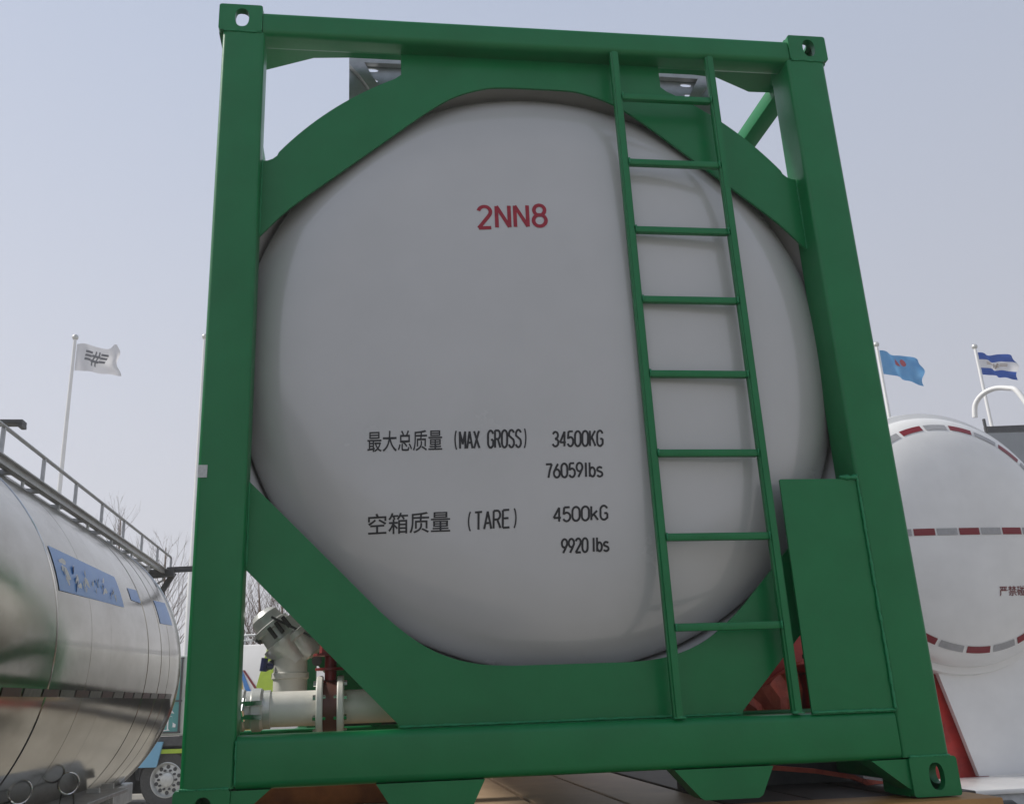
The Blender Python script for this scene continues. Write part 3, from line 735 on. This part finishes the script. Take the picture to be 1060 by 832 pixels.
rt('warning_lettering', text_bm('严禁碰撞', ((5.325, 2.385), (5.625, 2.385), (5.325, 2.458), (5.625, 2.458)), lambda x, z: rsurf(x, z), .004, bold=.01), mat('warning_red', (.2, .03, .03), .5, noise=(.15, .03, .03), nscale=40))
b = plate([[(4.86, 2.15), (5.11, 1.114), (6.5, 1.114), (6.5, 2.15)]], 3.86, 3.90); rt('rear_panel', b, WPAINT)
b = plate([[(4.25, 2.1), (4.95, 2.1), (5.25, 1.10), (4.25, 1.10)]], 3.95, 3.99); rt('side_plate', b, DRED)
rt('rear_ledge', bx(4.45, 6.3, 3.05, 3.85, 1.08, 1.112, bev=.008), WPAINT, smooth=True)
rt('bumper', bx(4.45, 6.3, 3.12, 3.42, .62, 1.079, bev=.01), GALV, smooth=True)
b = bx(4.92, 5.45, 3.085, 3.117, .80, 1.045, bev=.006); lo = rt('tail_light', b, RUSTO, smooth=True)
rt('amber_lens', bx(4.96, 5.41, 3.072, 3.0845, .84, 1.01, bev=.003), LAMPO, lo)
b = bmesh.new(); tube(b, [(4.60, 3.0, 1.03), (4.72, 3.0, 1.03), (4.76, 3.0, 1.0), (4.78, 3.0, .90), (4.78, 3.0, .7)], .022, 10); rt('bumper_pipe', b, DARK, smooth=True)
b = bmesh.new()
lp = [(5.52, 3.58, 3.80), (5.53, 3.56, 3.90), (5.56, 3.5, 3.965), (5.61, 3.42, 3.99), (5.655, 3.33, 3.965), (5.68, 3.25, 3.90), (5.70, 3.15, 3.6), (5.71, 3.08, 3.1), (5.72, 3.05, 2.2)]
def smoothpath(P, n=6):
    o = []
    for i in range(len(P)-1):
        p0, p1, p2, p3 = [Vector(P[j]) for j in (max(i-1, 0), i, i+1, min(i+2, len(P)-1))]
        for k in range(n):
            t = k/n; o.append(.5*(2*p1+(p2-p0)*t+(2*p0-5*p1+4*p2-p3)*t*t+(3*p1-p0-3*p2+p3)*t**3))
    return o+[Vector(P[-1])]
lp2 = [(x+.42, y, z) for x, y, z in lp]
lp = [(x-.05, y, z) for x, y, z in lp]
tube(b, smoothpath(lp), .02, 12); tube(b, smoothpath(lp2), .02, 12)
for zz in (3.5, 3.2, 2.9, 2.6): tube(b, [(5.70, 3.11, zz), (6.12, 3.11, zz)], .014, 8)
rt('ladder', b, WPAINT, smooth=True)
b = bmesh.new()
for (hx, hzz) in ((5.50, 3.07), (5.50, 2.93)):
    tube(b, smoothpath([(hx-.02, 3.15, hzz+.05), (hx-.03, 3.13, hzz+.03), (hx, 3.12, hzz-.02), (hx+.03, 3.12, hzz-.04)]), .008, 6)
rt('cable_clip', b, DARK, smooth=True)
for yy in (6.5, 7.9):
    t_, h_, n_ = wheel_bm(4.15, yy, .5, sgn=1)
    wo = rt('wheel', t_, RUBBER, smooth=True); rt('rim', h_, GALV, wo, smooth=True); n_.free()

# ------------------------------------------------------------------ trucks parked behind, on the left
def flat(x, z, y=0): return lambda u, v: (Vector((u, y, v)), Vector((0, -1, 0)))
BT = empty('box_truck', (-1.2, 16, 0), 'white box truck with lime stripes behind the pipework of the container', 'truck')
def bt(name, b, m, par=None, **k):
    for v in b.verts: v.co -= Vector((-1.2, 16, 0))
    return link(name, b, m, par or BT, **k)
WLIT = mat('box_white_paint', (.80, .80, .80), .4, noise=(.74, .74, .73), nscale=1.5)
bt('box_body', bx(-2.35, 4.2, 16, 18.4, 1.25, 2.93, bev=.03), WLIT, smooth=True)
b = bmesh.new()
for zz in (3.02, 3.12): tube(b, [(-2.3, 16.1, zz), (4.1, 16.1, zz)], .02, 6)
for k in range(12): tube(b, [(-2.3+k*.58, 16.1, 2.92), (-2.3+k*.58, 16.1, 3.12)], .015, 6)
bt('roof_rail', b, GALV)
bt('lime_stripe', plate([[(-1.16, 2.88), (-.78, 2.88), (-.95, 1.9), (-1.36, 1.3), (-1.62, 1.3)]], 15.985, 15.998), LIME)
b = plate([[(-1.95, 2.0), (-1.78, 2.42), (-1.70, 2.42), (-1.66, 2.0)]], 15.985, 15.998)
bt('yellow_stripe', b, YEL)
b = plate([[(-1.68, 2.45), (-1.64, 2.45), (-1.2, 1.9), (-1.26, 1.9)]], 15.98, 15.997); bt('red_stripe', b, TAPER)
b = plate([[(-1.74, 2.45), (-1.69, 2.45), (-1.42, 1.9), (-1.55, 1.9)]], 15.978, 15.996); bt('blue_stripe', b, BLUE)
b = plate([[(-2.34, 1.26), (-1.45, 1.26), (-1.45, 1.60), (-2.34, 1.60)]], 15.976, 15.996); bt('yellow_panel', b, YEL)
b = plate([[(-1.44, 1.26), (-1.20, 1.26), (-1.30, 1.60), (-1.44, 1.60)]], 15.974, 15.996); bt('red_stripe', b, TAPER)
bt('chassis', bx(-2.3, 4.2, 16.2, 18.2, .55, 1.24), JET)
for xx in (-.6, 2.4):
    t_, h_, n_ = wheel_bm(xx, 16.05, .52, ax='y'); wo = bt('wheel', t_, RUBBER, smooth=True); bt('rim', h_, GALV, wo, smooth=True); n_.free()

SV = empty('delivery_truck', (-3.2, 16, 0), 'teal and white truck with white lettering, between the steel tanker and green post', 'truck')
def sv(name, b, m, par=None, **k):
    for v in b.verts: v.co -= Vector((-3.2, 16, 0))
    return link(name, b, m, par or SV, **k)
sv('box_body', bx(-7.5, -2.45, 16.0, 18.4, 1.30, 2.75, bev=.03), mat('truck_white_paint', (.62, .66, .60), .4, noise=(.55, .6, .54), nscale=1.2), smooth=True)
sv('side_panel', plate([[(-5.6, 1.36), (-2.74, 1.36), (-2.74, 2.70), (-5.6, 2.70)]], 15.975, 15.998), TEAL)
b = bmesh.new()
for zz in (1.36, 1.92, 2.70): bar(b, (-5.6, 15.97, zz), (-2.71, 15.97, zz), .03, .03)
for xx in (-5.6, -4.3, -2.74): bar(b, (xx, 15.965, 1.36), (xx, 15.965, 2.70), .03, .03)
sv('panel_frame', b, DARK)
sv('side_lettering', text_bm('物流', ((-3.86, 1.38), (-2.80, 1.38), (-3.86, 1.89), (-2.80, 1.89)), flat(0, 0, 15.968), .003, bold=.03), WPAINT)
sv('red_marker', bx(-2.66, -2.52, 15.98, 15.999, 1.98, 2.22), TAPER)
sv('sill', bx(-6.5, -2.45, 15.95, 16.4, 1.12, 1.28, bev=.01), DARK)
b = bx(-6.5, -2.45, 15.94, 16.3, .99, 1.065, bev=.005); sv('lime_sill', b, LIME)
sv('tool_locker', plate([[(-3.95, .76), (-3.10, .76), (-3.0, 1.2), (-3.45, 1.2)]], 15.90, 15.94), LBLUE)
sv('chassis', bx(-6.8, -2.5, 16.35, 18.1, .28, 1.12), JET)
for xx in (-2.93, -4.15):
    t_, h_, n_ = wheel_bm(xx, 16.0, .53, ax='y'); wo = sv('wheel', t_, RUBBER, smooth=True); sv('rim', h_, ALU, wo, smooth=True); sv('wheel_nuts', n_, (DARK, DARK), wo)
    b = bmesh.new(); tube(b, [(xx+.60*cos(a), 16.15, .53+.60*sin(a)) for a in [pi*k/12 for k in range(13)]], .035, 6); sv('wheel_arch', b, DARK, smooth=True)

BT.rotation_euler[2] = radians(-22); SV.rotation_euler[2] = radians(-12)
# ------------------------------------------------------------------ flagpoles
def flagpole(x, y, ztop, cols_, label, seed, fw, fh, marks=None, group='flagpoles with banners behind the trucks', droop=.12, fold=0.0, flag=True, lean=0):
    e = empty('flagpole', (x, y, 0), label, 'flagpole', group)
    b = bmesh.new(); tube(b, [(0, 0, 0), (0, 0, ztop*.45), (0, 0, ztop*.451), (0, 0, ztop)], [.09, .075, .06, .04], 12); link('pole', b, WPAINT, e, smooth=True)
    b = bmesh.new(); bmesh.ops.create_uvsphere(b, u_segments=16, v_segments=10, radius=.08)
    for v in b.verts: v.co.z += ztop+.06
    link('finial', b, ALU, e, smooth='all')
    if not flag: return e
    rnd = random.Random(seed); ph = rnd.random()*6
    b = bmesh.new(); nx, nz = 28, 16; g = []
    def pos(u, v):
        env = u**.8
        return Vector((.06+fw*u*(1-.06*env)+.05*sin(9*v+ph)*env, env*(.16*sin(7.5*u+ph+1.8*v)+.06*sin(15*u+3*v)), ztop-.12-fh*(1-v)-droop*fw*u**1.5+.06*sin(7*u+ph)*env-.10*fh*u*(1-v)*fold))
    for i in range(nx+1): g.append([b.verts.new(pos(i/nx, j/nz)) for j in range(nz+1)])
    for i in range(nx):
        for j in range(nz):
            f = b.faces.new((g[i][j], g[i+1][j], g[i+1][j+1], g[i][j+1])); f.material_index = cols_((i+.5)/nx, (j+.5)/nz)
    r = link('flag', b, FLAGM, e, smooth='all')
    if marks:
        mb = bmesh.new()
        def surf(u, v): p = pos(u, v); return p, Vector((0, -1, 0))
        for s, q_ in marks[0]:
            t = text_bm(s, q_, surf, .02, bold=.02)
            me = bpy.data.meshes.new('x'); t.to_mesh(me); mb.from_mesh(me); t.free(); bpy.data.meshes.remove(me)
        link('flag_mark', mb, marks[1], r)
    return e
FW_ = mat('flag_white', (.80, .80, .82), .8, noise=(.72, .72, .75), nscale=2); FB = mat('flag_blue', (.02, .10, .46), .8, noise=(.015, .08, .38), nscale=2)
FL = mat('flag_light_blue', (.10, .34, .66), .8, noise=(.16, .40, .68), nscale=3); FRD = mat('flag_mark_red', (.5, .08, .1), .8, noise=(.4, .06, .08), nscale=9)
FDK = mat('flag_mark_dark', (.14, .15, .17), .8, noise=(.2, .2, .22), nscale=9); FTAN = mat('flag_mark_tan', (.5, .42, .36), .8, noise=(.42, .35, .3), nscale=9)
for m_ in (FW_, FB, FL):      # thin cloth lets daylight through
    t = m_.node_tree; tr = t.nodes.new('ShaderNodeBsdfTranslucent'); mxs = t.nodes.new('ShaderNodeMixShader'); mxs.inputs[0].default_value = .45
    pb_ = t.nodes['Principled BSDF']; src = pb_.inputs['Base Color'].links[0].from_socket; t.links.new(src, tr.inputs[0])
    out_ = [n for n in t.nodes if n.type == 'OUTPUT_MATERIAL'][0]; t.links.new(pb_.outputs[0], mxs.inputs[1]); t.links.new(tr.outputs[0], mxs.inputs[2]); t.links.new(mxs.outputs[0], out_.inputs[0])
FLAGM = (FW_, FB, FL)
flagpole(-6.63, 20, 10.87, lambda u, v: 0, 'tall flagpole with white flag bearing a small dark mark, above the steel tanker', 4, 1.15, .72, marks=([('≡#≡', ((.22, .22), (.68, .22), (.22, .80), (.68, .80)))], FDK), fold=.2)
flagpole(-3.39, 20, 10.93, lambda u, v: 0, 'bare upright pole beside the left post of the green container', 5, 1, 1, flag=False)
flagpole(15.33, 20, 10.95, lambda u, v: 2, 'flagpole with light blue flag with red emblem, directly right of the green container', 11, 1.15, .72, marks=([('▲●', ((.36, .55), (.66, .55), (.36, .85), (.66, .85)))], FRD), droop=.32)
flagpole(18.37, 20, 10.92, lambda u, v: 1 if v > .66 or v < .34 else 0, 'flagpole with blue and white banded flag above the white tanker', 9, 1.05, .68, marks=([('=#=', ((.15, .38), (.8, .38), (.15, .62), (.8, .62)))], FTAN), droop=.16)
# ------------------------------------------------------------------ grey tent roof behind the right tanker
TN = empty('exhibition_tent', (13.5, 12, 0), 'grey roofed tent behind the ladder of the white tanker', 'tent')
b = plate([[(10.9, 6.05), (19, 6.25), (19, 5.1), (12.3, 5.55), (11.2, 5.15), (10.9, 5.3)]], 12, 15)
for v in b.verts: v.co -= Vector((13.5, 12, 0))
link('roof', b, mat('tent_grey', (.34, .36, .38), .6, noise=(.28, .30, .32), nscale=2), TN)
b = plate([[(11.0, 0), (19, 0), (19, 5.08), (12.3, 5.53), (11.2, 5.13)]], 12.4, 15)
for v in b.verts: v.co -= Vector((13.5, 12, 0))
link('wall', b, WPAINT, TN)
b = bmesh.new(); tube(b, [(12.4, 12.5, 6.0), (12.4, 12.5, 6.5)], .03, 6); bar(b, (12.4, 12.5, 6.28), (13.4, 12.5, 6.32), .1, .12)
for v in b.verts: v.co -= Vector((13.5, 12, 0))
link('roof_lamp', b, DARK, TN)

# ------------------------------------------------------------------ bare trees
def tree(x, y, h, seed, label):
    rnd = random.Random(seed); e = empty('bare_tree', (x, y, 0), label, 'tree', 'leafless trees beyond the yard')
    tb = bmesh.new(); cb_ = bmesh.new()
    tube(tb, [(0, 0, 0), (rnd.uniform(-.1, .1), 0, h*.3), (rnd.uniform(-.15, .15), rnd.uniform(-.1, .1), h*.6), (0, 0, h*.92)], [.13, .10, .06, .015], 7)
    def grow(p, d, L, r, dep):
        q1 = p+d*L*.5+Vector((rnd.uniform(-1, 1), rnd.uniform(-1, 1), 0))*L*.05; q2 = q1+(d+Vector((0, 0, .25))).normalized()*L*.5
        tube(cb_, [p, q1, q2], [r, r*.75, r*.4], 4, caps=False)
        if dep:
            for i in range(rnd.randint(3, 4)):
                t = rnd.uniform(.3, 1); s = p.lerp(q2, t)
                dd = (d+Vector((rnd.uniform(-.7, .7), rnd.uniform(-.7, .7), rnd.uniform(.0, .6)))).normalized()
                grow(s, dd, L*rnd.uniform(.42, .65), r*.5, dep-1)
    for k in range(26):
        z = h*(.18+.74*k/26); a = rnd.uniform(0, 2*pi)
        dd = Vector((cos(a)*.55, sin(a)*.55, rnd.uniform(.6, 1.1))).normalized()
        grow(Vector((0, 0, z)), dd, (h-z)*.42+.35, .022*(1.25-z/h), 2)
    link('trunk', tb, BARK, e, smooth='all'); link('crown', cb_, BARK, e)
for i, (x, y, h, lb) in enumerate([(-7.6, 30, 8.9, 'tallest leafless tree above the end of the steel tanker'), (-6.2, 31, 7.9, 'leafless tree nearest the left post of the green container'), (-9.2, 32, 7.6, 'leafless tree behind the walkway of the steel tanker'),
        (-2.5, 27, 6.0, 'leafless tree behind the box truck, nearest the left post'), (-1.9, 28.5, 6.2, 'leafless tree behind the box truck, second from the post'), (-1.3, 27, 5.6, 'leafless tree behind the box truck, left of the angle valve'), (-.6, 28, 5.4, 'leafless tree behind the box truck, rising behind the angle valve'), (-3.2, 29, 5.9, 'leafless tree hidden partly by the left post above the box truck')]):
    tree(x, y, h, 20+i, lb)

# ------------------------------------------------------------------ haze
hb = bx(-60, 60, -40, 70, -1, 16)
hm = bpy.data.materials.new('haze'); hm.use_nodes = True; t = hm.node_tree; t.nodes.remove(t.nodes['Principled BSDF'])
pv = t.nodes.new('ShaderNodeVolumePrincipled'); pv.inputs['Density'].default_value = .0035; pv.inputs['Color'].default_value = (.97, .97, .98, 1); pv.inputs['Anisotropy'].default_value = .3
t.links.new(pv.outputs[0], [n for n in t.nodes if n.type == 'OUTPUT_MATERIAL'][0].inputs['Volume'])
tag(link('haze', hb, hm), kind='stuff')
